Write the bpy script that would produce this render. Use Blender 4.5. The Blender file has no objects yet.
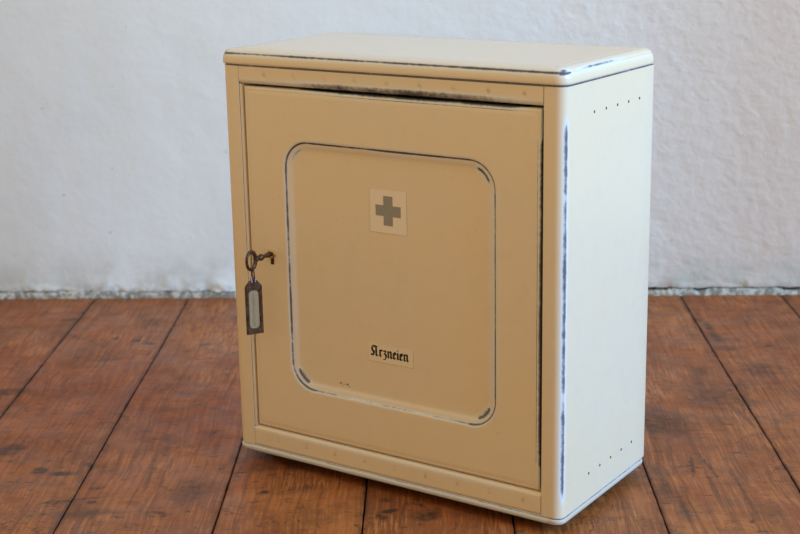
import bpy, bmesh, math, random
from mathutils import Vector, Matrix, noise as mnoise
random.seed(7)
S = bpy.context.scene
COL = S.collection

# ------------------------------------------------------------------ camera
# Cabinet frame: origin = front left lower corner of the body, x along the front, y into depth.
WA = -0.54696            # turn of the cabinet in the room
FLOOR = -0.022           # floor level in the cabinet frame
CW, CD, CH = 0.4820, 0.2300, 0.50
YAW, PITCH, ROLL, FPX = -0.5954, 0.25713, -0.0187, 1453.7
CAMPOS = Vector((1.20167, -1.38362, 0.71299))
RZ = Matrix.Rotation(WA, 4, 'Z')

def cw(x, y, z):         # cabinet frame -> world (room) frame
    return RZ @ Vector((x, y, z - FLOOR))

F = Vector((math.sin(YAW)*math.cos(PITCH), math.cos(YAW)*math.cos(PITCH), -math.sin(PITCH)))
R = F.cross(Vector((0, 0, 1))).normalized(); U = R.cross(F)
c_, s_ = math.cos(ROLL), math.sin(ROLL)
R2 = c_*R + s_*U; U2 = -s_*R + c_*U
m = Matrix((R2, U2, -F)).transposed().to_4x4()
cam_data = bpy.data.cameras.new('camera')
cam = bpy.data.objects.new('camera', cam_data); COL.objects.link(cam)
cam.matrix_world = Matrix.Translation(cw(*CAMPOS)) @ RZ @ m
cam_data.sensor_width = 36.0
cam_data.lens = FPX/800*36.0
cam_data.clip_start = 0.05
cam_data.dof.use_dof = True
cam_data.dof.aperture_fstop = 8.0
cam_data.dof.focus_distance = (Vector((0.27, 0, 0.25)) - CAMPOS).dot(F)
S.camera = cam

# ------------------------------------------------------------------ light
S.view_settings.view_transform = 'Standard'
S.view_settings.look = 'None'
S.view_settings.gamma = 1.0
S.view_settings.exposure = 0.0
world = bpy.data.worlds.new('world'); S.world = world
world.use_nodes = True
bg = world.node_tree.nodes['Background']
bg.inputs[0].default_value = (1.0, 0.82, 0.515, 1)
bg.inputs[1].default_value = 0.70

def area(name, loc, target, sx, sy, power, col):
    d = bpy.data.lights.new(name, 'AREA'); d.shape = 'RECTANGLE'; d.size = sx; d.size_y = sy
    d.energy = power; d.color = col
    o = bpy.data.objects.new(name, d); COL.objects.link(o)
    o.location = loc
    o.rotation_euler = (Vector(target) - Vector(loc)).to_track_quat('-Z', 'Y').to_euler()
    return o
area('daylight_window', (4.8, -2.2, 2.5), (0.2, 0.2, 0.25), 2.6, 2.2, 560, (0.215, 0.52, 1.0))

# ------------------------------------------------------------------ node helpers
class NT:
    def __init__(s, name):
        s.m = bpy.data.materials.new(name); s.m.use_nodes = True
        s.t = s.m.node_tree; s.b = s.t.nodes['Principled BSDF']
    def put(s, sock, v):
        if v is None: return
        if isinstance(v, bpy.types.NodeSocket): s.t.links.new(v, sock)
        elif isinstance(v, (tuple, list)) and len(v) == 3 and sock.type == 'RGBA': sock.default_value = (*v, 1)
        else: sock.default_value = v
    def n(s, typ, ins=None, out=0, **props):
        nd = s.t.nodes.new(typ)
        for k, v in props.items(): setattr(nd, k, v)
        for k, v in (ins or {}).items(): s.put(nd.inputs[k], v)
        return nd.outputs[out]
    def math(s, op, a, b=0.0, c=0.0):
        return s.n('ShaderNodeMath', {0: a, 1: b, 2: c}, operation=op)
    def vm(s, op, a, b=None, out=0):
        return s.n('ShaderNodeVectorMath', {0: a, 1: b} if b is not None else {0: a}, out=out, operation=op)
    def ramp(s, v, lo, hi, a=0.0, b=1.0, smooth=True):
        return s.n('ShaderNodeMapRange', {0: v, 1: lo, 2: hi, 3: a, 4: b}, interpolation_type='SMOOTHSTEP' if smooth else 'LINEAR')
    def noise(s, vec, scale, detail=4, rough=0.55, dist=0.0):
        return s.n('ShaderNodeTexNoise', {'Vector': vec, 'Scale': scale, 'Detail': detail, 'Roughness': rough, 'Distortion': dist})
    def mix(s, f, a, b, mode='MIX'):
        nd = s.t.nodes.new('ShaderNodeMix'); nd.data_type = 'RGBA'; nd.blend_type = mode; nd.clamp_factor = True; nd.clamp_result = False
        s.put(nd.inputs[0], f); s.put(nd.inputs[6], a); s.put(nd.inputs[7], b)
        return nd.outputs[2]
    def obj(s):
        return s.n('ShaderNodeTexCoord', out=3)
    def attr(s, name):
        return s.n('ShaderNodeAttribute', attribute_name=name, out=2)
    def scale(s, vec, v):
        return s.vm('MULTIPLY', vec, v)
    def bump(s, h, strength=0.3, dist=0.001, normal=None):
        return s.n('ShaderNodeBump', {'Height': h, 'Strength': strength, 'Distance': dist, **({'Normal': normal} if normal is not None else {})})
    def set(s, **k):
        for a, v in k.items(): s.put(s.b.inputs[a.replace('_', ' ')], v)
        return s.m

def paint_material(name, base=(0.80, 0.64, 0.44), rough=0.36):
    t = NT(name); o = t.obj()
    w = t.attr('wear_shade')  # rubbed paint, plus shade painted into the door gap and under the slab
    n1 = t.noise(o, 95, 4, 0.65)
    n2 = t.noise(o, 260, 3, 0.6)
    lng = t.noise(o, 16, 2, 0.5)
    v = t.math('ADD', w, t.math('MULTIPLY', t.math('SUBTRACT', n1, 0.5), t.math('MULTIPLY', w, 0.7)))
    v = t.math('ADD', v, t.math('MULTIPLY', t.math('SUBTRACT', n2, 0.5), t.math('MULTIPLY', w, 0.5)))
    v = t.math('ADD', v, t.math('MULTIPLY', t.math('SUBTRACT', lng, 0.5), t.math('MULTIPLY', w, 0.8)))
    primer = t.ramp(v, 0.10, 0.50)
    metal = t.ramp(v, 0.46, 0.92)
    big = t.ramp(t.noise(o, 5, 3), 0.3, 0.7)
    col = t.mix(big, base, tuple(a*b for a, b in zip(base, (1.03, 1.0, 0.93))))
    col = t.mix(t.math('MULTIPLY', t.ramp(t.noise(o, 45, 5, 0.7), 0.45, 0.75), 0.14), col, (0.60, 0.50, 0.37))
    spk = t.ramp(t.noise(o, 330, 1, 0.5), 0.80, 0.825)
    col = t.mix(t.math('MULTIPLY', spk, 0.55), col, (0.24, 0.13, 0.06))
    rust = t.attr('rust')
    rv = t.math('MULTIPLY', rust, t.ramp(n2, 0.35, 0.6))
    col = t.mix(t.math('MULTIPLY', primer, 0.78), col, (0.74, 0.75, 0.73))
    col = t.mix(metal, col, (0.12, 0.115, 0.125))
    col = t.mix(rv, col, (0.17, 0.08, 0.035))
    r = t.math('ADD', rough, t.math('MULTIPLY', t.noise(o, 60, 4), 0.16))
    h = t.math('SUBTRACT', t.math('MULTIPLY', t.noise(o, 140, 3), 0.5), t.math('MULTIPLY', metal, 0.5))
    return t.set(Base_Color=col, Roughness=r, Specular_IOR_Level=0.5, Coat_Weight=0.8, Coat_Roughness=0.22,
                 Metallic=t.math('MULTIPLY', metal, 0.35), Normal=t.bump(h, 0.25, 0.0006))

def simple(name, col, rough=0.5, metal=0.0, nscale=60, var=0.25, bump=0.15):
    t = NT(name); o = t.obj(); n = t.noise(o, nscale, 4)
    c = t.mix(t.ramp(n, 0.3, 0.7), tuple(x*(1-var) for x in col), tuple(min(1, x*(1+var)) for x in col))
    return t.set(Base_Color=c, Roughness=rough, Metallic=metal, Normal=t.bump(n, bump, 0.0005))

M_PAINT = paint_material('aged_cream_enamel')
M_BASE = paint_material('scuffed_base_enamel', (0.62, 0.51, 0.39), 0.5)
M_DARK = simple('near_black', (0.02, 0.018, 0.016), 0.8)  # near black; also stands for shade in holes and under the base
M_INSIDE = simple('interior_paint', (0.30, 0.25, 0.18), 0.6)
M_BRONZE = simple('dark_bronze', (0.095, 0.050, 0.023), 0.42, 0.55, 250, 0.5, 0.5)
M_BRASS = simple('worn_brass', (0.62, 0.45, 0.22), 0.28, 1.0, 300, 0.25, 0.2)
M_STEEL = simple('pale_nickel', (0.62, 0.52, 0.46), 0.25, 1.0, 300, 0.2, 0.2)
M_STICK = simple('cross_sticker_paper', (0.86, 0.725, 0.56), 0.5, 0, 900, 0.05, 0.1)
M_STICK2 = simple('word_label_paper', (0.825, 0.675, 0.475), 0.45, 0, 900, 0.04, 0.1)
M_EDGE = simple('sticker_edge_grime', (0.50, 0.36, 0.22), 0.7)
M_CROSS = simple('faded_grey_ink', (0.30, 0.275, 0.235), 0.55, 0, 700, 0.12, 0.1)
M_INK = simple('black_ink', (0.028, 0.028, 0.022), 0.5)
M_PAPER = simple('tag_paper', (0.40, 0.30, 0.165), 0.7, 0, 500, 0.12, 0.2)
M_FAINT = simple('faded_pencil', (0.20, 0.17, 0.12), 0.7, 0)

# ---- plaster
def plaster(name, foot=0.0):
    t = NT(name); o = t.n('ShaderNodeNewGeometry', out=0)
    sep = t.t.nodes.new('ShaderNodeSeparateXYZ'); t.put(sep.inputs[0], o); X, Y, Z = sep.outputs
    cloud = t.ramp(t.noise(o, 3.2, 5, 0.6), 0.3, 0.7)
    col = t.mix(cloud, (0.82, 0.76, 0.64), (0.87, 0.81, 0.685))
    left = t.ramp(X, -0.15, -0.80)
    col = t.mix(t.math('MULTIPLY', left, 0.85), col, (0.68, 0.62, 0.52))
    warm = t.ramp(X, 0.25, 0.95)                     # tint turns darker and warmer towards the right
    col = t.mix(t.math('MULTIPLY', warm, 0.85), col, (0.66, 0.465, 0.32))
    fine = t.noise(o, 110, 4, 0.7)
    col = t.mix(t.math('MULTIPLY', t.ramp(fine, 0.62, 0.75), 0.22), col, (0.50, 0.48, 0.47))
    # grime rising from the floor
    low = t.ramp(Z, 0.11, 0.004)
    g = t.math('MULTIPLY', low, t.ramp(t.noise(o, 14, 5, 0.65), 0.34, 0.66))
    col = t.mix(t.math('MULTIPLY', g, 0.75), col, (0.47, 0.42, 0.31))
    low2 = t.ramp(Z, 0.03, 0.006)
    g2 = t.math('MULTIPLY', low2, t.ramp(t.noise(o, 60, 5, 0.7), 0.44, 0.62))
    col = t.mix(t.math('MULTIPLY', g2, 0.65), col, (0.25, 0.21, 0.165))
    if foot: col = t.mix(foot, col, t.mix(t.ramp(t.noise(o, 90, 4, .7), .42, .6), (.20, .17, .12), (.56, .48, .36)))
    pit = t.ramp(t.noise(o, 75, 1, 0.4), 0.76, 0.80)
    col = t.mix(t.math('MULTIPLY', pit, 0.5), col, (0.36, 0.35, 0.36))
    h1 = t.noise(t.scale(o, (1, 1, 1.15)), 40, 3, 0.5, 0.15)
    h2 = t.noise(o, 11, 3, 0.5)
    amt = t.math('ADD', 0.13, t.math('MULTIPLY', t.ramp(X, 0.0, 0.7), 0.87))
    h = t.math('ADD', t.math('MULTIPLY', h1, amt), t.math('MULTIPLY', h2, 1.0))
    h = t.math('ADD', h, t.math('MULTIPLY', fine, 0.12))
    return t.set(Base_Color=col, Roughness=0.85, Specular_IOR_Level=0.2, Normal=t.bump(h, 0.50, 0.006))
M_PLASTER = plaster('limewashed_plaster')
M_MORTAR = plaster('crumbled_mortar', 0.9)

# ---- old pine boards
MARKS = [  # s, t, half across, half along, turn, strength
 (-0.278,0.526,.006,.007,0,.9),(-0.240,0.513,.007,.005,0,.95),(-0.216,0.496,.011,.006,.1,.9),(-0.383,0.640,.020,.008,.2,.6),(-0.268,0.413,.026,.008,.15,.45),
 (-0.387,0.263,.030,.012,.25,.65),(-0.319,0.027,.022,.014,.7,.8),(-0.257,-0.047,.010,.008,.2,.95),(-0.226,-0.058,.015,.006,.05,.95),(-0.195,-0.028,.005,.006,0,.8),
 (-0.170,-0.107,.010,.004,.3,.7),(-0.166,-0.149,.005,.004,0,1.0),(-0.192,-0.143,.035,.0022,.25,.8),(-0.203,-0.151,.020,.0018,.2,.6),(-0.162,-0.181,.035,.012,.1,.55),
 (-0.228,0.622,.026,.020,0,.35),(-0.119,0.487,.016,.008,.1,.55),(-0.064,0.512,.008,.004,.1,.7),(-0.099,0.250,.040,.010,.1,.35),(-0.047,-0.116,.026,.045,0,.5),
 (-0.104,0.058,.010,.02,.2,.55),(-0.102,0.015,.006,.03,.1,.5),(-0.110,-0.050,.004,.06,.05,.55),(-0.082,-0.183,.016,.004,-.2,.65),(-0.048,0.079,.003,.016,-.4,.6),
 (0.045,-0.126,.0055,.0065,0,1.0),(0.204,-0.184,.011,.0045,.5,1.0),(0.196,-0.201,.005,.010,.3,.9),(0.248,-0.198,.018,.012,.3,.7),(0.059,-0.040,.05,.016,.2,.4),
 (0.719,0.593,.007,.012,0,.7),(0.727,0.558,.008,.022,0,.7),(0.727,0.498,.008,.026,.1,.7),(0.735,0.439,.025,.012,.1,.55),(0.805,0.446,.008,.004,.2,.85),
 (0.671,0.321,.008,.018,.1,.5),(0.765,0.328,.040,.03,.1,.55),(0.761,0.480,.006,.010,0,.5),(0.571,0.117,.035,.05,.3,.65),(0.587,0.075,.03,.02,0,.5),
 (0.674,0.211,.045,.05,.2,.5),(0.647,0.181,.03,.02,.2,.35),(0.547,-0.101,.010,.05,0,.55),(0.560,-0.181,.010,.03,0,.6),(0.608,-0.111,.003,.05,-.05,.5),
 (0.594,-0.050,.0022,.035,-.12,.7),(0.614,-0.050,.0022,.035,.14,.7),(0.605,-0.010,.010,.0022,0,.6),(0.604,-0.091,.010,.0024,0,.6),(0.642,-0.111,.0028,.09,.03,.55),
 (0.200,-0.151,.006,.006,.2,.6),(0.099,-0.111,.02,.008,.2,.4),(0.552,0.312,.02,.03,0,.4),(0.702,0.261,.12,.0025,.05,.4),(-0.152,0.714,.01,.004,0,.6),(-0.102,0.719,.006,.006,0,.7),
 (0.350,-0.292,.03,.02,.2,.5),(0.622,0.633,.006,.02,.1,.4),(-0.454,0.110,.04,.02,.2,.5),(-0.504,0.513,.05,.02,.1,.4)]

def wood():
    t = NT('old_pine_boards'); o = t.obj()
    seed = t.attr('plank')
    off = t.n('ShaderNodeCombineXYZ', {0: t.math('MULTIPLY', seed, 3.1), 1: t.math('MULTIPLY', seed, 7.7), 2: seed})
    p = t.vm('ADD', o, off)
    warp = t.noise(p, 3.0, 3)
    wv = t.vm('SCALE', t.n('ShaderNodeTexNoise', {'Vector': p, 'Scale': 5.0, 'Detail': 2}, out=1)); 
    wv.node.inputs[3].default_value = 0.028
    pw = t.vm('ADD', p, wv)
    grain = t.noise(t.scale(pw, (150, 5, 30)), 1.0, 5, 0.6)
    fine = t.noise(t.scale(pw, (420, 16, 60)), 1.0, 3, 0.6)
    rings = t.n('ShaderNodeTexWave', {'Vector': t.scale(pw, (1, .10, .3)), 'Scale': 26.0, 'Distortion': 5.5, 'Detail': 3, 'Detail Scale': 1.2, 'Detail Roughness': 0.55}, out=1, wave_type='BANDS', bands_direction='X')
    blot = t.ramp(t.noise(t.scale(p, (1, .7, 1)), 9, 5, 0.65), 0.36, 0.68)
    blot2 = t.ramp(t.noise(t.scale(p, (1.0, 1.6, 1)), 22, 5, 0.7), 0.42, 0.70)
    tone = t.n('ShaderNodeTexWhiteNoise', {'W': seed}, out=0, noise_dimensions='1D')
    col = t.mix(tone, (0.300, 0.108, 0.034), (0.350, 0.142, 0.046))
    col = t.mix(t.math('MULTIPLY', blot, 0.65), col, (0.185, 0.078, 0.034))
    gold = t.ramp(t.noise(p, 4.2, 3), 0.46, 0.68)
    col = t.mix(t.math('MULTIPLY', gold, 0.55), col, (0.43, 0.205, 0.075))
    col = t.mix(t.math('MULTIPLY', t.ramp(grain, 0.47, 0.66), 0.60), col, (0.125, 0.044, 0.016))
    col = t.mix(t.math('MULTIPLY', t.ramp(fine, 0.50, 0.66), 0.50), col, (0.50, 0.25, 0.095))
    col = t.mix(t.math('MULTIPLY', t.ramp(rings, 0.60, 0.95), 0.22), col, (0.17, 0.060, 0.022))
    col = t.mix(t.math('MULTIPLY', blot2, 0.55), col, (0.135, 0.058, 0.030))
    # small dents and flecks across the boards
    fl = t.noise(t.scale(pw, (45, 90, 30)), 1.0, 4, 0.7)
    col = t.mix(t.math('MULTIPLY', t.ramp(fl, 0.59, 0.655), 0.80), col, (0.085, 0.036, 0.020))
    scr = t.noise(t.scale(p, (26, 240, 30)), 1.0, 2, 0.5)
    col = t.mix(t.math('MULTIPLY', t.ramp(scr, 0.64, 0.72), 0.6), col, (0.10, 0.045, 0.026))
    dirt = t.ramp(t.noise(t.scale(o, (1.3, 1, 1)), 13, 6, 0.75), 0.50, 0.70)
    col = t.mix(t.math('MULTIPLY', dirt, 0.55), col, (0.105, 0.060, 0.038))
    cr = t.math('ABSOLUTE', t.math('SUBTRACT', t.noise(t.scale(o, (1.6, 1, 1)), 17, 3, 0.6, 0.8), 0.5))
    cm = t.math('MULTIPLY', t.ramp(cr, 0.010, 0.003), t.ramp(t.noise(o, 12, 2), 0.50, 0.60))
    col = t.mix(t.math('MULTIPLY', cm, 0.75), col, (0.060, 0.026, 0.016))
    pale = t.math('MULTIPLY', t.ramp(t.noise(t.scale(p, (330, 22, 60)), 1.0, 2, 0.5), 0.50, 0.60), t.ramp(t.noise(p, 7, 3), 0.50, 0.66))
    col = t.mix(t.math('MULTIPLY', pale, 0.45), col, (0.56, 0.29, 0.115))
    # knots, ink and burn marks where the photograph has them
    acc = t.attr('stain')
    mk = t.n('ShaderNodeMath', {0: t.math('MULTIPLY', acc, t.ramp(t.noise(o, 75, 5, 0.75), 0.34, 0.60, 0.40, 1.35)), 1: t.ramp(fine, 0.15, 0.55, 0.8, 1.0)}, operation='MULTIPLY', use_clamp=True)
    col = t.mix(t.math('MULTIPLY', mk, 0.92), col, (0.030, 0.018, 0.013))
    edge = t.attr('edge')
    ev = t.math('MULTIPLY', edge, t.ramp(t.noise(o, 30, 4, 0.7), 0.3, 0.7, 0.25, 1.0))
    col = t.mix(t.math('MULTIPLY', ev, 0.75), col, (0.045, 0.024, 0.016))
    col = t.mix(1.0, col, (1.10, 0.755, 0.475), 'MULTIPLY')
    r = t.math('ADD', 0.34, t.math('MULTIPLY', t.ramp(t.noise(p, 18, 4), 0.3, 0.7), 0.18))
    h = t.math('SUBTRACT', t.math('ADD', t.math('MULTIPLY', grain, 0.7), t.math('MULTIPLY', t.noise(p, 30, 3), 1.0)), t.math('MULTIPLY', acc, 0.5))
    h = t.math('SUBTRACT', h, t.math('MULTIPLY', t.ramp(fl, 0.6, 0.74), 0.4))
    return t.set(Base_Color=col, Roughness=r, Specular_IOR_Level=0.30, Normal=t.bump(h, 0.45, 0.0016))
M_WOOD = wood()

# ------------------------------------------------------------------ object helpers
def link(name, bm, mat, parent=None, smooth=None, loc=None):
    me = bpy.data.meshes.new(name)
    bmesh.ops.recalc_face_normals(bm, faces=bm.faces)
    bm.to_mesh(me); bm.free()
    for mt in (mat if isinstance(mat, (list, tuple)) else [mat]): me.materials.append(mt)
    o = bpy.data.objects.new(name, me); COL.objects.link(o)
    if parent: o.parent = parent
    if loc: o.location = loc
    if smooth is not None:
        for p in me.polygons: p.use_smooth = True
        me.set_sharp_from_angle(angle=math.radians(smooth))
    return o
def empty(name, label, cat, loc, rz=0.0):
    o = bpy.data.objects.new(name, None); COL.objects.link(o)
    o.empty_display_size = 0.05
    o.location = loc; o.rotation_euler = (0, 0, rz); o['label'] = label; o['category'] = cat
    return o
def clampf(v): return max(0.0, min(1.0, v))
def wlayer(bm, nm='wear_shade'):
    return bm.verts.layers.float.get(nm) or bm.verts.layers.float.new(nm)

# ------------------------------------------------------------------ floor
SEAMS = [-1.6102, -1.4342, -1.2532, -1.0723, -0.8963, -0.7213, -0.5444, -0.3681, -0.1926, -0.0035, 0.1745, 0.3535, 0.5326, 0.7123, 0.8939, 1.0744, 1.2554, 1.4364, 1.6174, 1.7984]
bm = bmesh.new()
LP = bm.verts.layers.float.new('plank'); LE = bm.verts.layers.float.new('edge')
LS = bm.verts.layers.float.new('stain')
T0, T1 = -1.7, 0.83
ts = [T0 + .06*i for i in range(22)] + [-.37 + .003*i for i in range(391)] + [.81, T1]
def stain_at(x, y):
    wx = x + .0026*mnoise.noise(Vector((x*70, y*70, 3))) + .0012*mnoise.noise(Vector((x*190, y*190, 5)))
    wy = y + .0026*mnoise.noise(Vector((x*70, y*70, 13))) + .0012*mnoise.noise(Vector((x*190, y*190, 15)))
    best = 0.0
    for (s, tt, a, b, ca, sa, k, rr) in MK:
        dx = wx-s; dy = wy-tt
        if abs(dx) > rr or abs(dy) > rr: continue
        u = (dx*ca+dy*sa)/(a*1.15); v = (-dx*sa+dy*ca)/(b*1.25)
        d = math.sqrt(u*u+v*v)
        if d < 1.35:
            q = min(1, (1.35-d)/(.85 if k > .6 else 1.1)); q = q*q*(3-2*q)*k
            if q > best: best = q
    return best
MK = [(s, tt, a, b, math.cos(g), math.sin(g), k, 1.8*max(a, b)+.01) for (s, tt, a, b, g, k) in MARKS]
for k in range(len(SEAMS)-1):
    a, b = SEAMS[k], SEAMS[k+1]
    seed = k*1.37+0.5
    inview = -.6 < b and a < 1.0
    rows = []
    for i, tt in enumerate(ts):
        ga = 0.0008 + 0.0007*abs(mnoise.noise(Vector((a*9, tt*14, 1)))) + 0.0005*mnoise.noise(Vector((a*9, tt*50, 4)))
        gb = 0.0008 + 0.0007*abs(mnoise.noise(Vector((b*9, tt*14, 7)))) + 0.0005*mnoise.noise(Vector((b*9, tt*50, 9)))
        wa_ = 0.0012*mnoise.noise(Vector((a*5, tt*3, 2))); wb_ = 0.0012*mnoise.noise(Vector((b*5, tt*3, 2)))
        x0 = a+ga+wa_; x1 = b-gb+wb_
        nm = 48 if inview else 3
        prof = [(x0, -.02, 1), (x0, -.0014, 1), (x0+.0012, -.0002, .9), (x0+.005, 0, .25), (x0+.012, 0, 0)] + \
               [(x0+.012+(x1-x0-.024)*q/nm, 0, 0) for q in range(1, nm)] + \
               [(x1-.012, 0, 0), (x1-.005, 0, .25), (x1-.0012, -.0002, .9), (x1, -.0014, 1), (x1, -.02, 1)]
        row = []
        for (x, z, e) in prof:
            v = bm.verts.new((x, tt, z)); v[LP] = seed; v[LE] = e
            if inview and tt > -.36: v[LS] = stain_at(x, tt)
            row.append(v)
        rows.append(row)
    for i in range(len(ts)-1):
        for j in range(len(rows[0])-1):
            bm.faces.new((rows[i][j], rows[i][j+1], rows[i+1][j+1], rows[i+1][j]))
# dark bed below the gaps
vs = [bm.verts.new(p) for p in ((-1.65, T0-.02, -.021), (1.85, T0-.02, -.021), (1.85, T1+.02, -.021), (-1.65, T1+.02, -.021))]
f = bm.faces.new(vs); f.material_index = 1
floor = link('floor', bm, [M_WOOD, M_DARK])
floor.rotation_euler = (0, 0, 0.0249); floor['kind'] = 'structure'

# ------------------------------------------------------------------ back wall
WY = 0.7738
bm = bmesh.new()
xs_ = [-1.5] + [-0.95 + 0.005*i for i in range(421)] + [1.7]
zs_ = [0, .002, .004, .006, .008, .010, .013, .016, .020, .026, .034, .045, .06, .085, .12, .2, .4, .8, 1.4, 2.3]
def nz(x, z, f, s): return mnoise.noise(Vector((x*f, z*f, s)))
grid = []
for x in xs_:
    colv = []
    lip = 0.0125 + 0.004*nz(x, 0, 9, 3) + 0.003*nz(x, 0, 42, 5)       # broken lower edge of the plaster
    for k, z in enumerate(zs_):
        zz = lip + z
        y = WY - 0.0015*nz(x, zz, 12, 1) - 0.004*nz(x, zz, 3, 8)*(1 if zz < 1 else 0)
        if z < .03:
            y -= 0.004*(1-z/.03)*max(0, .6+nz(x, zz, 30, 2)+.6*nz(x, zz, 90, 6))
        if k == 0: y += 0.001 if x < .4 else 0.003
        colv.append(bm.verts.new((x, y, zz)))
    back = bm.verts.new((x, WY+.03, lip+.002)); colv.insert(0, back)
    grid.append(colv)
for i in range(len(grid)-1):
    for j in range(len(grid[0])-1):
        bm.faces.new((grid[i][j], grid[i+1][j], grid[i+1][j+1], grid[i][j+1]))
for i in range(len(grid)-1):   # thickness: back and top
    pass
bt = [[bm.verts.new((x, WY+.06, z)) for z in (0.0, 2.31)] for x in (xs_[0], xs_[-1])]
bm.faces.new((bt[0][0], bt[1][0], bt[1][1], bt[0][1]))
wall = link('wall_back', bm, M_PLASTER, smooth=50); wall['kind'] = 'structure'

bm = bmesh.new()                                   # crumbled mortar along the foot of the wall
prof_n = 9
prev = None
for i in range(0, 841):
    x = -1.0 + i*0.0025
    hgt = 0.0085 + 0.0030*nz(x, 0, 14, 11) + 0.0030*nz(x, 0, 60, 12) + 0.0018*nz(x, 0, 170, 13)
    if x < .45: hgt += .0045*min(1, (.45-x)/.15)
    elif nz(x, 0, 11, 33) > -.12: hgt += .0040
    hgt = max(0.0018, hgt - (0.0045 if 0.55 < x < 1.2 and nz(x, 0, 16, 21) > 0.08 else 0))
    dep = 0.005 + 0.003*nz(x, 0, 20, 14) + 0.0022*nz(x, 0, 90, 15)
    ring = []
    for k in range(prof_n):
        a = math.pi/2*k/(prof_n-1)
        y = WY + .004 - (dep+.004)*math.cos(a)*(1+.12*nz(x, k, 120, 17)); z = hgt*math.sin(a)*(1+.1*nz(x, k*.3, 140, 16))
        ring.append(bm.verts.new((x, y, max(z, 0) - (.002 if k == 0 else 0))))
    ring.append(bm.verts.new((x, WY+.02, hgt)))
    if prev:
        for k in range(len(ring)-1): bm.faces.new((prev[k], ring[k], ring[k+1], prev[k+1]))
    prev = ring
trim = link('trim_1', bm, M_MORTAR, smooth=60); trim['kind'] = 'structure'

# ------------------------------------------------------------------ cabinet
OX, OY = CW/2, CD/2
cab = empty('medicine_cabinet', 'worn cream enamelled metal medicine cabinet with grey cross on its door, standing on the floorboards', 'cabinet', cw(OX, OY, FLOOR), WA)
def C(x, y, z): return Vector((x-OX, y-OY, z-FLOOR))     # cabinet frame -> empty's frame

XL, XS = 0.02797, 0.45594
ZD1, ZD2 = 0.0283, 0.4770
RC = 0.012
def arc(cx, cy, r, a0, a1, n):
    return [(cx+r*math.cos(math.radians(a0+(a1-a0)*i/n)), cy+r*math.sin(math.radians(a0+(a1-a0)*i/n))) for i in range(n+1)]

# body shell: plan outline open at the front, with rounded corners, drawn up in small steps
outer = [(XL, .020), (XL, .0006), (XL-.0004, 0), (.020, 0)] + arc(RC, RC, RC, 270, 180, 10) + [(0, .05), (0, .12), (0, CD-.03)] \
        + arc(.004, CD-.004, .004, 180, 90, 4) + [(.1, CD), (.24, CD), (.38, CD)] + arc(CW-.004, CD-.004, .004, 90, 0, 4) \
        + [(CW, CD-.03), (CW, .12), (CW, .05), (CW, .022), (CW, .016)] + arc(CW-RC, RC, RC, 0, -90, 10) + [(.464, 0), (XS+.0004, 0), (XS, .0006), (XS, .020)]
def shell(pts, z0, z1, nz_, wearf, name, mat):
    bm = bmesh.new(); L = wlayer(bm); Lr = wlayer(bm, 'rust')
    rows = []
    for k in range(nz_+1):
        z = z0+(z1-z0)*k/nz_
        row = []
        for (x, y) in pts:
            v = bm.verts.new(C(x, y, z)); v[L] = wearf(x, y, z); row.append(v)
        rows.append(row)
    for k in range(nz_):
        for j in range(len(pts)-1):
            bm.faces.new((rows[k][j], rows[k][j+1], rows[k+1][j+1], rows[k+1][j]))
    return link(name, bm, mat, cab, smooth=40)
def body_wear(x, y, z):
    w = 0
    if x > CW-.006 and y < .0135:       # rubbed stripe up the front right corner
        d = abs(y-0.0062)
        s = 1.0 if .03 < z < .455 else max(0, 1-max(.03-z, z-.455)/.02)
        s *= 1.0 if (z < .13 or z > .155) else .75
        w = max(w, max(0, 1-d/.0052)*.98*s)
    if x < .003 and y < .012:
        w = max(w, .5*max(0, 1-abs(y-.007)/.005))
    if (abs(x-XL) < .0003 or abs(x-XS) < .0003): w = .97  # stile edges coloured dark as hairline seams
    return w
body = shell(outer, 0.0, CH, 60, body_wear, 'body', M_PAINT)

# inner lining, floor and roof of the body, so the door gap looks into a real dark cabinet
bm = bmesh.new()
def box(bm, x0, x1, y0, y1, z0, z1, f=C):
    vs = [bm.verts.new(f(x, y, z)) for z in (z0, z1) for y in (y0, y1) for x in (x0, x1)]
    for q in ((0, 1, 3, 2), (4, 6, 7, 5), (0, 4, 5, 1), (2, 3, 7, 6), (0, 2, 6, 4), (1, 5, 7, 3)):
        bm.faces.new([vs[i] for i in q])
    return vs
box(bm, .005, CW-.005, .0070, CD-.002, .0005, .004)
link('floor_plate', bm, M_INSIDE, cab)
bm = bmesh.new()
box(bm, .005, CW-.005, .0070, CD-.002, CH-.004, CH-.0005)
link('ceiling_plate', bm, M_INSIDE, cab)

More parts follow.
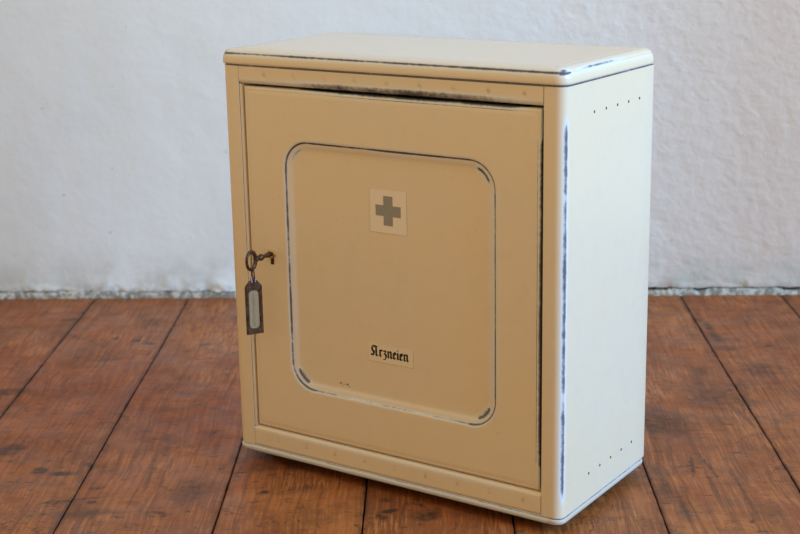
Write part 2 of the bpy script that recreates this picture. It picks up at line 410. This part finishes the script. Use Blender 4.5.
# rails above and below the door, inner edge rolled over
def rail(z0, z1, inner_up, name, wearf):
    bm = bmesh.new(); L = wlayer(bm); wlayer(bm, 'rust'); LR = bm.verts.layers.float.get('rust')
    r = 0.0055
    # profile (y, z) from outer edge to the rolled inner edge
    if inner_up:   # bottom rail: inner edge at z1
        pr = [(.018, z0+.0003), (0.0005, z0+.0003), (0, z0+.001)] + [(0, z0+(z1-r-z0)*i/7) for i in range(1, 8)] + \
             [(r-r*math.cos(a*math.pi/16), z1-r+r*math.sin(a*math.pi/16)) for a in range(1, 9)] + [(.02, z1)]
    else:
        pr = [(.018, z1-.0003), (0.0005, z1-.0003), (0, z1-.001)] + [(0, z1-(z1-r-z0)*i/7) for i in range(1, 8)] + \
             [(r-r*math.cos(a*math.pi/16), z0+r-r*math.sin(a*math.pi/16)) for a in range(1, 9)] + [(.02, z0)]
    n = 214; prev = None
    x0, x1 = XL+.0003, XS-.0003
    for i in range(n+1):
        x = x0+(x1-x0)*i/n; row = []
        for (y, z) in pr:
            dy = 0; ru = 0
            zc = (z0+z1)/2 + (-.0005 if inner_up else .0015)
            for k in range(9):                  # spot-weld dimples
                sx = .068+.0455*k
                d = math.hypot(x-sx, z-zc)
                if y < .0006 and d < .004: dy += .00055*(1-d/.004)**1; ru = max(ru, .60*max(0, 1-d/.0036))
            v = bm.verts.new(C(x, y+dy, z)); v[L] = wearf(x, y, z); v[LR] = ru; row.append(v)
        if prev:
            for j in range(len(pr)-1): bm.faces.new((prev[j], row[j], row[j+1], prev[j+1]))
        prev = row
    return link(name, bm, M_PAINT, cab, smooth=40)

def tw(x, y, z):
    e = clampf((.4890-z)/.0045)          # near the lower, inner edge
    return e*(.35+.42*clampf((x-.08)/.10)*clampf((.42-x)/.1+.3))
def bw(x, y, z):
    e = clampf((z-.0235)/.003)*(1 if y < .004 else .4)
    return e*(.36+.12*clampf((x-.06)/.05)*clampf((.42-x)/.05)) + .55*max(0, 1-abs(z-.0216)/.0012)*(1 if .07 < x < .41 else 0)*(y < .001)
rail(ZD2+.0012, CH, False, 'top_rail', tw)
rail(0.0, ZD1-.0012, True, 'bottom_rail', bw)

bm = bmesh.new(); L = wlayer(bm); wlayer(bm, 'rust')
vs = box(bm, XL+.0006, .0318, .0004, .018, ZD1-.001, ZD2+.001)
for v in vs: v[L] = .04
link('jamb_strip', bm, M_PAINT, cab)

# top panel with its double rolled moulding
def rrect(x0, x1, y0, y1, r, n=8):
    return arc(x0+r, y0+r, r, 180, 270, n) + arc(x1-r, y0+r, r, 270, 360, n) + arc(x1-r, y1-r, r, 0, 90, n) + arc(x0+r, y1-r, r, 90, 180, n)
def dens(pts, step):
    out = []
    for i, a in enumerate(pts):
        b = pts[(i+1) % len(pts)]; d = math.hypot(b[0]-a[0], b[1]-a[1]); k = max(1, int(round(d/step)))
        for j in range(k): out.append((a[0]+(b[0]-a[0])*j/k, a[1]+(b[1]-a[1])*j/k))
    return out
base = dens(rrect(0, CW, 0, CD, RC), .008)
cenx, ceny = CW/2, CD/2
def ring_at(pts, o):       # offset of a rounded rectangle outline by o (outwards positive)
    out = []
    for (x, y) in pts:
        qx = min(max(x, RC), CW-RC); qy = min(max(y, RC), CD-RC)
        dx, dy = x-qx, y-qy; d = math.hypot(dx, dy) or 1
        k = (RC+o) if RC+o > 0 else 0
        if RC+o >= 0: out.append((qx+dx/d*k, qy+dy/d*k))
        else:
            ex = RC+o     # negative: shrink the core rectangle
            out.append((min(max(qx+dx/d*0, RC-ex), CW-RC+ex), min(max(qy+dy/d*0, RC-ex), CD-RC+ex)))
    return out
PROF = [(-0.0030, 0.0000, 1), (-0.0010, 0.0000, 1), (-0.0010, 0.0017, 1), (0.0003, 0.0018, .98), (0.0014, 0.0022, .75), (0.0019, 0.0032, .25), (0.0021, 0.0050, 0), (0.0019, 0.0085, 0), (0.0014, 0.0112, .10), (0.0003, 0.0132, .48),  # opening rows paint a dark shadow line under the slab
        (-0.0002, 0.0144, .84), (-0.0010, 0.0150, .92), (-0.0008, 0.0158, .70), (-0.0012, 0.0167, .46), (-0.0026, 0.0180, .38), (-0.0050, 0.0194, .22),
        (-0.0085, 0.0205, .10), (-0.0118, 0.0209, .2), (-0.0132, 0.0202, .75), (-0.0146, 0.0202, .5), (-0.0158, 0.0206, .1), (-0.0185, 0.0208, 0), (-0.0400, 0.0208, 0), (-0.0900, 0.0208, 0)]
bm = bmesh.new(); L = wlayer(bm); wlayer(bm, 'rust')
prev = None
for (o, h, w) in PROF:
    row = []
    for (x, y) in ring_at(base, o):
        v = bm.verts.new(C(x, y, CH+h)); ww = w
        corner = min(math.hypot(x-0, y-0), math.hypot(x-CW, y-0), math.hypot(x-CW, y-CD))
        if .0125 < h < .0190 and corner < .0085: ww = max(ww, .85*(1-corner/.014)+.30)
        if .0135 < h < .0190 and x > CW-.02:       # long rubbed streak on the right side
            st = clampf((y-.012)/.045)*clampf((.170-y)/.06)*.80*clampf(1.25-abs(h-.0165)/.0025)
            ww = st if y > .012 else ww
        if h < .0030 and x > CW-.01: ww *= .85
        v[L] = ww; row.append(v)
    if prev:
        for j in range(len(row)):
            a, b = j, (j+1) % len(row)
            bm.faces.new((prev[a], prev[b], row[b], row[a]))
    prev = row
bm.faces.new(prev)
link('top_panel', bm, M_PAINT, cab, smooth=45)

# base slab, rolled below, and the four short feet that lift it
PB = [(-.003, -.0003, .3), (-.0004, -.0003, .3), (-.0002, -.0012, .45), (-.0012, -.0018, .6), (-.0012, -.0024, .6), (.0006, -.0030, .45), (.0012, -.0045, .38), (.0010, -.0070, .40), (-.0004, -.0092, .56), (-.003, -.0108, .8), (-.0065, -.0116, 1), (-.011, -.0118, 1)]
bm = bmesh.new(); L = wlayer(bm); wlayer(bm, 'rust'); L = bm.verts.layers.float.get('wear_shade'); LB = bm.verts.layers.float.get('rust')
prev = None; first = None
for (o, h, w) in PB:
    row = []
    for (x, y) in ring_at(base, o):
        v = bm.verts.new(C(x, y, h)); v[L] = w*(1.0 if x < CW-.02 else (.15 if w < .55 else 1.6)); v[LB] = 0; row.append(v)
    if prev:
        for j in range(len(row)):
            a, b = j, (j+1) % len(row); bm.faces.new((prev[a], prev[b], row[b], row[a]))
    first = first or row; prev = row
fu = bm.faces.new(prev); fu.material_index = 1; bm.faces.new(first)  # underside coloured near black to deepen the shadow below the base
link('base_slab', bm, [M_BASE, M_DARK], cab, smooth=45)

def lathe(bm, prof, n=20, mtx=Matrix.Identity(4), cap=True):
    prev = None; firstr = None
    for (r, h) in prof:
        row = [bm.verts.new(mtx @ Vector((r*math.cos(2*math.pi*i/n), r*math.sin(2*math.pi*i/n), h))) for i in range(n)]
        if prev:
            for i in range(n): bm.faces.new((prev[i], prev[(i+1) % n], row[(i+1) % n], row[i]))
        firstr = firstr or row; prev = row
    if cap: bm.faces.new(prev); bm.faces.new(firstr)
for fx in (.04, CW-.04):
    for fy in (.035, CD-.035):
        bm = bmesh.new()
        lathe(bm, [(.008, FLOOR), (.009, FLOOR+.001), (.010, -.013), (.010, -.0115)], 18, Matrix.Translation(C(fx, fy, 0) + Vector((0, 0, 0))))
        link('foot', bm, M_DARK, cab, smooth=40)

# vent holes on the right side: near-black discs stand in for the shaded bores
for zz in (.46478, .03253):
    for i in range(5):
        y = .0704+.02949*i
        bm = bmesh.new()
        mt = Matrix.Translation(C(CW, y, zz)) @ Matrix.Rotation(math.pi/2, 4, 'Y')
        lathe(bm, [(.0017, -.003), (.0017, .00012), (.0002, .00012)], 14, mt)
        link('vent_hole_disc', bm, M_DARK, cab, smooth=30)

# ---- door
DX0, DX1 = .0336, XS-.0028
DZ0, DZ1 = ZD1, ZD2-.0015
DY = .0012
PX0, PX1, PZ0, PZ1, PR = .0948, .3940, .0925, .4112, .034
bm = bmesh.new(); L = wlayer(bm); LR = wlayer(bm, 'rust')
def panel_ring(o, nc=14, ns=40):
    """closed rounded-rectangle ring, o = distance outside (+) or inside (-) the pressed line"""
    r = max(PR+o, .001); x0, x1, z0, z1 = PX0-o, PX1+o, PZ0-o, PZ1+o
    cs = [(x1-r, z1-r, 0), (x0+r, z1-r, 90), (x0+r, z0+r, 180), (x1-r, z0+r, 270)]
    pts = []
    for ci, (cx, cz, a0) in enumerate(cs):
        arcp = [(cx+r*math.cos(math.radians(a0+90*i/nc)), cz+r*math.sin(math.radians(a0+90*i/nc))) for i in range(nc+1)]
        pts += [(p, ci, i/nc) for i, p in enumerate(arcp)]
        nx = cs[(ci+1) % 4]; a1 = nx[2]
        e = (nx[0]+r*math.cos(math.radians(a1)), nx[1]+r*math.sin(math.radians(a1))); s = arcp[-1]
        for k in range(1, ns):
            pts.append(((s[0]+(e[0]-s[0])*k/ns, s[1]+(e[1]-s[1])*k/ns), ci+10, k/ns))
    return pts
# offset, depth (positive = pressed back), wear
RO = [(.016, 0, 0), (.007, 0, .0), (.0040, 0, .24), (.0014, .0001, .36), (.0005, .0007, .92), (-.0007, .0019, .95), (-.0022, .0021, .36), (-.0050, .0026, .30), (-.0066, .0031, .28), (-.0080, .0036, .27), (-.0094, .0039, .24),
      (-.0110, .0041, .20), (-.0155, .0042, 0), (-.030, .0042, 0)]
def side_f(tag, u, o):
    """how rubbed each stretch of the pressed line is"""
    if tag == 10: return 1.15 if o > -.003 else .8   # top
    if tag == 11: return .92 if o > -.003 else .9     # left
    if tag == 12: return .66                           # bottom
    if tag == 13: return 1.2                          # right
    return .95
rings = []
for (o, dpt, w) in RO:
    row = []
    for (p, tag, u) in panel_ring(o):
        v = bm.verts.new(C(p[0], DY+dpt, p[1])); ww = w*side_f(tag, u, o)
        if tag < 4:
            cpk = 1-abs(u-.5)*2
            if -.0115 < o < -.004: ww = max(ww, (.92, .62, 1.0, .98)[tag] * (1 if -.009 < o < -.006 else .60) * clampf(cpk*2.8-.55))
        v[L] = clampf(ww); row.append(v)
    rings.append(row)
for a, b in zip(rings, rings[1:]):
    n = len(a)
    for j in range(n): bm.faces.new((a[j], a[(j+1) % n], b[(j+1) % n], b[j]))
# inner field: a grid-free fan kept flat
bm.faces.new(rings[-1])
# outer field out to the rolled door edges
ref = panel_ring(.016)
def to_rect(p, inset, yy, w):
    cx, cz = (PX0+PX1)/2, (PZ0+PZ1)/2
    x0, x1, z0, z1 = DX0+inset, DX1-inset, DZ0+inset, DZ1-inset
    hx0, hz0 = PX0-.016, PZ0-.016; hx1, hz1 = PX1+.016, PZ1+.016
    fx = (p[0]-hx0)/(hx1-hx0); fz = (p[1]-hz0)/(hz1-hz0)
    return x0, x1, z0, z1, fx, fz
def outer_ring(inset, yy, w, back=False):
    out = []
    for (p, tag, u) in ref:
        x0, x1, z0, z1, fx, fz = to_rect(p, inset, yy, w)
        if tag < 4:
            ce = {0: (x1, z1), 1: (x0, z1), 2: (x0, z0), 3: (x1, z0)}[tag]
            # spread corner points along the two edges next to the corner
            k = .045
            if tag == 0: q = (x1, z1-k*(1-2*u)) if u < .5 else (x1-k*(2*u-1), z1)
            elif tag == 1: q = (x0+k*(1-2*u), z1) if u < .5 else (x0, z1-k*(2*u-1))
            elif tag == 2: q = (x0, z0+k*(1-2*u)) if u < .5 else (x0+k*(2*u-1), z0)
            else: q = (x1-k*(1-2*u), z0) if u < .5 else (x1, z0+k*(2*u-1))
        else:
            k = .045
            if tag == 10: q = (x1-k+(x0+2*k-x1)*u, z1)
            elif tag == 11: q = (x0, z1-k+(z0+2*k-z1)*u)
            elif tag == 12: q = (x0+k+(x1-2*k-x0)*u, z0)
            else: q = (x1, z0+k+(z1-2*k-z0)*u)
        v = bm.verts.new(C(q[0], yy, q[1])); ww = w
        if q[0] > x1-.0005 and w > 0: ww = w*2.6 if .06 < q[1] < .44 else w*1.2
        if q[1] > z1-.0005 and w > 0: ww = w*(.8+1.7*clampf((q[0]-.11)/.1)*clampf((.44-q[0])/.03))
        if q[1] < z0+.0005 and w > 0: ww = w*.3
        if q[0] < x0+.0005 and w > 0: ww = w*.6
        v[L] = clampf(ww); out.append(v)
    return out
prevr = rings[0]
for (ins, yy, w) in [(.010, DY, 0), (.0056, DY, 0), (.0047, DY+.0003, .36), (.0038, DY, .12), (.0026, DY+.0001, .22), (.0014, DY+.0007, .3), (.0004, DY+.0022, .38), (0, DY+.004, .8), (0, .016, .8)]:  # last two rows darken the door sides, painting shade into the gap
    rr = outer_ring(ins, yy, w); n = len(rr)
    for j in range(n): bm.faces.new((prevr[j], prevr[(j+1) % n], rr[(j+1) % n], rr[j]))
    prevr = rr
bm.faces.new(prevr)
door = link('door', bm, M_PAINT, cab, smooth=40)
door['label'] = 'door with a pressed rounded panel, grey cross and German word'

IN_Y = DY+.0042
# stickers: cross tile
def plate(bm, x0, x1, z0, z1, y0, y1, r=.0006):
    pts = rrect(x0, x1, z0, z1, r, 3)
    a = [bm.verts.new(C(x, y0, z)) for x, z in pts]; b = [bm.verts.new(C(x, y1, z)) for x, z in pts]
    bm.faces.new(a); bm.faces.new(b)
    for i in range(len(pts)): j = (i+1) % len(pts); bm.faces.new((a[i], a[j], b[j], b[i]))
bm = bmesh.new(); plate(bm, .2192, .2715, .3111, .3638, IN_Y-.0003, IN_Y+.0002); 
stk = link('cross_sticker', bm, M_STICK, door)
bm = bmesh.new(); plate(bm, .2188, .2720, .3106, .3640, IN_Y-.00012, IN_Y+.0002); link('sticker_edge', bm, M_EDGE, door)
bm = bmesh.new()
cx, cz, a, l = .2454, .3384, .0066, .0180
P = [(-a, -l), (a, -l), (a, -a), (l, -a), (l, a), (a, a), (a, l), (-a, l), (-a, a), (-l, a), (-l, -a), (-a, -a)]
v1 = [bm.verts.new(C(cx+x, IN_Y-.0005, cz+z)) for x, z in P]; v2 = [bm.verts.new(C(cx+x, IN_Y-.0002, cz+z)) for x, z in P]
bm.faces.new(v1); bm.faces.new(v2)
for i in range(12): j = (i+1) % 12; bm.faces.new((v1[i], v1[j], v2[j], v2[i]))
link('cross', bm, M_CROSS, door)
bm = bmesh.new(); plate(bm, .2120, .2776, .1470, .1705, IN_Y-.0003, IN_Y+.0002); link('word_label', bm, M_STICK2, door)
bm = bmesh.new(); plate(bm, .2120, .2780, .1466, .1705, IN_Y-.0001, IN_Y+.0002); link('label_edge', bm, M_EDGE, door)

# the word in broken (blackletter) script, strokes of a broad nib
GL = {
 'A': (1.12, [[(.02, .22), (.16, .04), (.36, .10), (.42, .35), (.30, .62), (.14, .86), (.10, 1.15), (.26, 1.42), (.44, 1.45)],
              [(.34, 1.18), (.50, 1.44), (.72, 1.30), (.74, .18), (.88, .02), (.98, .12)], [(.74, 1.20), (.92, 1.42)], [(.34, .62), (.74, .70)]]),
 'r': (.60, [[(.06, .86), (.18, .94), (.18, .14), (.30, .02)], [(.18, .78), (.38, .98), (.52, .84)]]),
 'z': (.60, [[(.06, .82), (.22, .96), (.44, .86), (.22, .54), (.42, .42), (.46, .05), (.30, -.30), (.06, -.36)]]),
 'n': (.80, [[(.06, .86), (.18, .94), (.18, .14), (.28, .02)], [(.20, .78), (.44, .98), (.58, .82), (.58, .16), (.70, .02)]]),
 'e': (.58, [[(.16, .84), (.16, .20), (.30, .02), (.50, .16)], [(.16, .84), (.34, .98), (.46, .72), (.18, .46)]]),
 'i': (.38, [[(.06, .86), (.18, .94), (.18, .14), (.30, .02)], [(.16, 1.26), (.24, 1.34)]])}
bm = bmesh.new()
word = 'Arzneien'
tot = sum(GL[c][0] for c in word)
XH = .0089; sx = .0552/tot; ox = .2160; oz = .1543
nib = Vector((.125, .085))
for c in word:
    adv, strokes = GL[c]
    for st in strokes:
        for (ax, az), (bx, bz) in zip(st, st[1:]):
            d = Vector((bx-ax, bz-az)).normalized()*.02
            A = Vector((ax, az))-d; B = Vector((bx, bz))+d
            pn = Vector((-d.y, d.x)).normalized()*.062
            for nb in (nib, pn):
                q = [A-nb, A+nb, B+nb, B-nb]
                vv = [bm.verts.new(C(ox+p.x*sx, IN_Y-.00042, oz+p.y*XH)) for p in q]
                bm.faces.new(vv)
    ox += adv*sx
link('lettering', bm, M_INK, door)

# rust specks low on the panel
bm = bmesh.new()
for (x, z, r) in [(.1795, .1215, .0016), (.1840, .1203, .0009), (.1895, .1212, .0018), (.1925, .1190, .0010), (.1815, .1180, .0007)]:
    k = 9; vs = []
    for i in range(k):
        rr = r*(.7+.5*random.random()); vs.append(bm.verts.new(C(x-.0115+rr*1.2*math.cos(2*math.pi*i/k), IN_Y-.00015, z-.0125+rr*.8*math.sin(2*math.pi*i/k))))
    bm.faces.new(vs)
link('rust_specks', bm, simple('rust', (.22, .13, .07), .8), door)

# lock: brass ring with the slot of the keyhole
KX, KZ = .0679, .2647
bm = bmesh.new()
mt = Matrix.Translation(C(KX, DY, KZ)) @ Matrix.Rotation(math.pi/2, 4, 'X')
lathe(bm, [(.0062, -.001), (.0064, .0014), (.0056, .0024), (.0042, .0026), (.0036, .0012)], 24, mt)
link('lock_ring', bm, M_BRASS, door, smooth=40)
bm = bmesh.new()
plate(bm, KX-.0012, KX+.0036, KZ-.0135, KZ-.004, DY-.0008, DY+.002, .0008)
link('keyhole', bm, M_DARK, door)

# ------------------------------------------------------------------ key
KL = .046
key = empty('key', 'small dark bronze key with oval bow, sticking out of the cabinet lock', 'key', cw(KX, DY, KZ), WA)
bm = bmesh.new()                                   # shaft along -y with turned collars
mt = Matrix.Rotation(math.pi/2, 4, 'X')
lathe(bm, [(.0026, -.004), (.0026, .006), (.0031, .0075), (.0031, .0095), (.0025, .0105), (.0024, .018), (.0040, .0195), (.0044, .0215), (.0040, .0235), (.0025, .0250),
           (.0024, .0275), (.0036, .0290), (.0038, .0305), (.0030, .0330), (.0022, .0325)], 16, mt)
link('shaft', bm, M_BRONZE, key, smooth=50)
bm = bmesh.new()                                   # oval bow, ring in the vertical plane of the shaft
NB, NS = 36, 10
prev = None; rows = []
for i in range(NB):
    a = 2*math.pi*i/NB
    cy_ = -.0405 + .0086*math.cos(a); cz_ = .0112*math.sin(a)
    rad = .0024+.0004*math.cos(a)
    nrm = Vector((0, math.cos(a)/.0086, math.sin(a)/.0112)).normalized()
    rows.append([bm.verts.new(Vector((0, cy_, cz_)) + nrm*rad*math.cos(2*math.pi*k/NS) + Vector((1, 0, 0))*rad*.85*math.sin(2*math.pi*k/NS)) for k in range(NS)])
for i in range(NB):
    for k in range(NS):
        bm.faces.new((rows[i][k], rows[i][(k+1) % NS], rows[(i+1) % NB][(k+1) % NS], rows[(i+1) % NB][k]))
link('bow', bm, M_BRONZE, key, smooth=60)

# ------------------------------------------------------------------ key tag
TY = -.0405+DY
tag = empty('key_tag', 'long narrow bronze key tag with yellowed paper strip, hanging from the key', 'tag', cw(KX+.0015, TY, KZ-.0118), WA+math.radians(60))
def prism(bm, pts, y0, y1):
    a = [bm.verts.new((x, y0, z)) for x, z in pts]; b = [bm.verts.new((x, y1, z)) for x, z in pts]
    bm.faces.new(a); bm.faces.new(b)
    for i in range(len(pts)): j = (i+1) % len(pts); bm.faces.new((a[i], a[j], b[j], b[i]))
TW, TT, TB = .0112, -.0125, -.0830
hz = .0085
op = [(-TW, TB), (TW, TB), (TW, TT-hz), (TW*.55, TT-.002), (TW*.25, TT), (-TW*.25, TT), (-TW*.55, TT-.002), (-TW, TT-hz)]
ip = rrect(-TW*.60, TW*.60, TB+.0075, TT-.0135, .005, 5)
bm = bmesh.new()                                   # frame: outline with an opening, thick, bridged
def ringpair(pts, y): return [bm.verts.new((x, y, z)) for x, z in pts]
def resample(pts, n):
    L_ = [0]
    for i, p in enumerate(pts): q = pts[(i+1) % len(pts)]; L_.append(L_[-1]+math.hypot(q[0]-p[0], q[1]-p[1]))
    return pts
def radial(pts, ang, c):
    best = None
    dx, dz = math.cos(ang), math.sin(ang)
    for i, p in enumerate(pts):
        q = pts[(i+1) % len(pts)]
        ex, ez = q[0]-p[0], q[1]-p[1]; den = dx*ez-dz*ex
        if abs(den) < 1e-12: continue
        t = ((p[0]-c[0])*ez-(p[1]-c[1])*ex)/den; u = ((p[0]-c[0])*dz-(p[1]-c[1])*dx)/den
        if t > 0 and -1e-6 <= u <= 1+1e-6: best = t if best is None else max(best, t)
    return (c[0]+dx*best, c[1]+dz*best)
cc = (0, (TB+TT)/2)
angs = sorted(set([math.atan2(z-cc[1], x-cc[0]) for x, z in op] + [math.atan2(z-cc[1], x-cc[0]) for x, z in ip] + [math.pi*2*i/48-math.pi for i in range(48)]))
no = [radial(op, a, cc) for a in angs]; ni = [radial(ip, a, cc) for a in angs]
mid = [(o[0]*.86+cc[0]*.14, o[1]+(cc[1]-o[1])*.022) for o in no]
layers = [(no, .0009), (no, -.0006), (mid, -.0013), ([(i[0]*1.12, i[1]+(i[1]-cc[1])*.02) for i in ni], -.0012), (ni, -.0006), (ni, .0009)]
rs = [ringpair(p, y) for p, y in layers]
n = len(angs)
for a_, b_ in list(zip(rs, rs[1:])) + [(rs[-1], rs[0])]:
    for j in range(n): bm.faces.new((a_[j], a_[(j+1) % n], b_[(j+1) % n], b_[j]))
link('frame', bm, M_BRONZE, tag, smooth=35)
bm = bmesh.new(); prism(bm, rrect(-TW*.64, TW*.64, TB+.0065, TT-.0125, .005, 5), .0001, .0006)
link('paper_strip', bm, M_PAPER, tag)
bm = bmesh.new(); rnd = random.Random(3)           # faint, unreadable handwriting running up the strip
z = TB+.011
while z < TT-.020:
    x = rnd.uniform(-.0013, .0004); dz = rnd.uniform(.0008, .0016)
    q = [(x-.001, z), (x+.0018, z+rnd.uniform(-.0006, .0006)), (x+.0020, z+.0005), (x-.0010, z+.0006)]
    bm.faces.new([bm.verts.new((a, -.00002, b)) for a, b in q])
    q = [(x-.001, z), (x-.0004, z), (x-.0002, z+dz+.0006), (x-.0009, z+dz+.0006)]
    bm.faces.new([bm.verts.new((a, -.00003, b)) for a, b in q])
    z += dz+.0010
link('handwriting', bm, M_FAINT, tag)
bm = bmesh.new()                                   # linking ring between bow and tag
rows = []
for i in range(28):
    a = 2*math.pi*i/28; c = Vector((.0004, .0016*0+.0052*math.cos(a)*.9, -.0078+.0088*math.sin(a)))
    nrm = Vector((0, math.cos(a), math.sin(a)))
    rows.append([bm.verts.new(c + nrm*.0009*math.cos(2*math.pi*k/8) + Vector((1, 0, 0))*.0009*math.sin(2*math.pi*k/8)) for k in range(8)])
for i in range(28):
    for k in range(8): bm.faces.new((rows[i][k], rows[i][(k+1) % 8], rows[(i+1) % 28][(k+1) % 8], rows[(i+1) % 28][k]))
link('ring', bm, M_BRONZE, tag, smooth=60)
bm = bmesh.new(); prism(bm, rrect(-.0032, .0032, TT-.003, TT+.0045, .0012, 4), -.0018, .0014)
link('hanger_clip', bm, M_STEEL, tag)
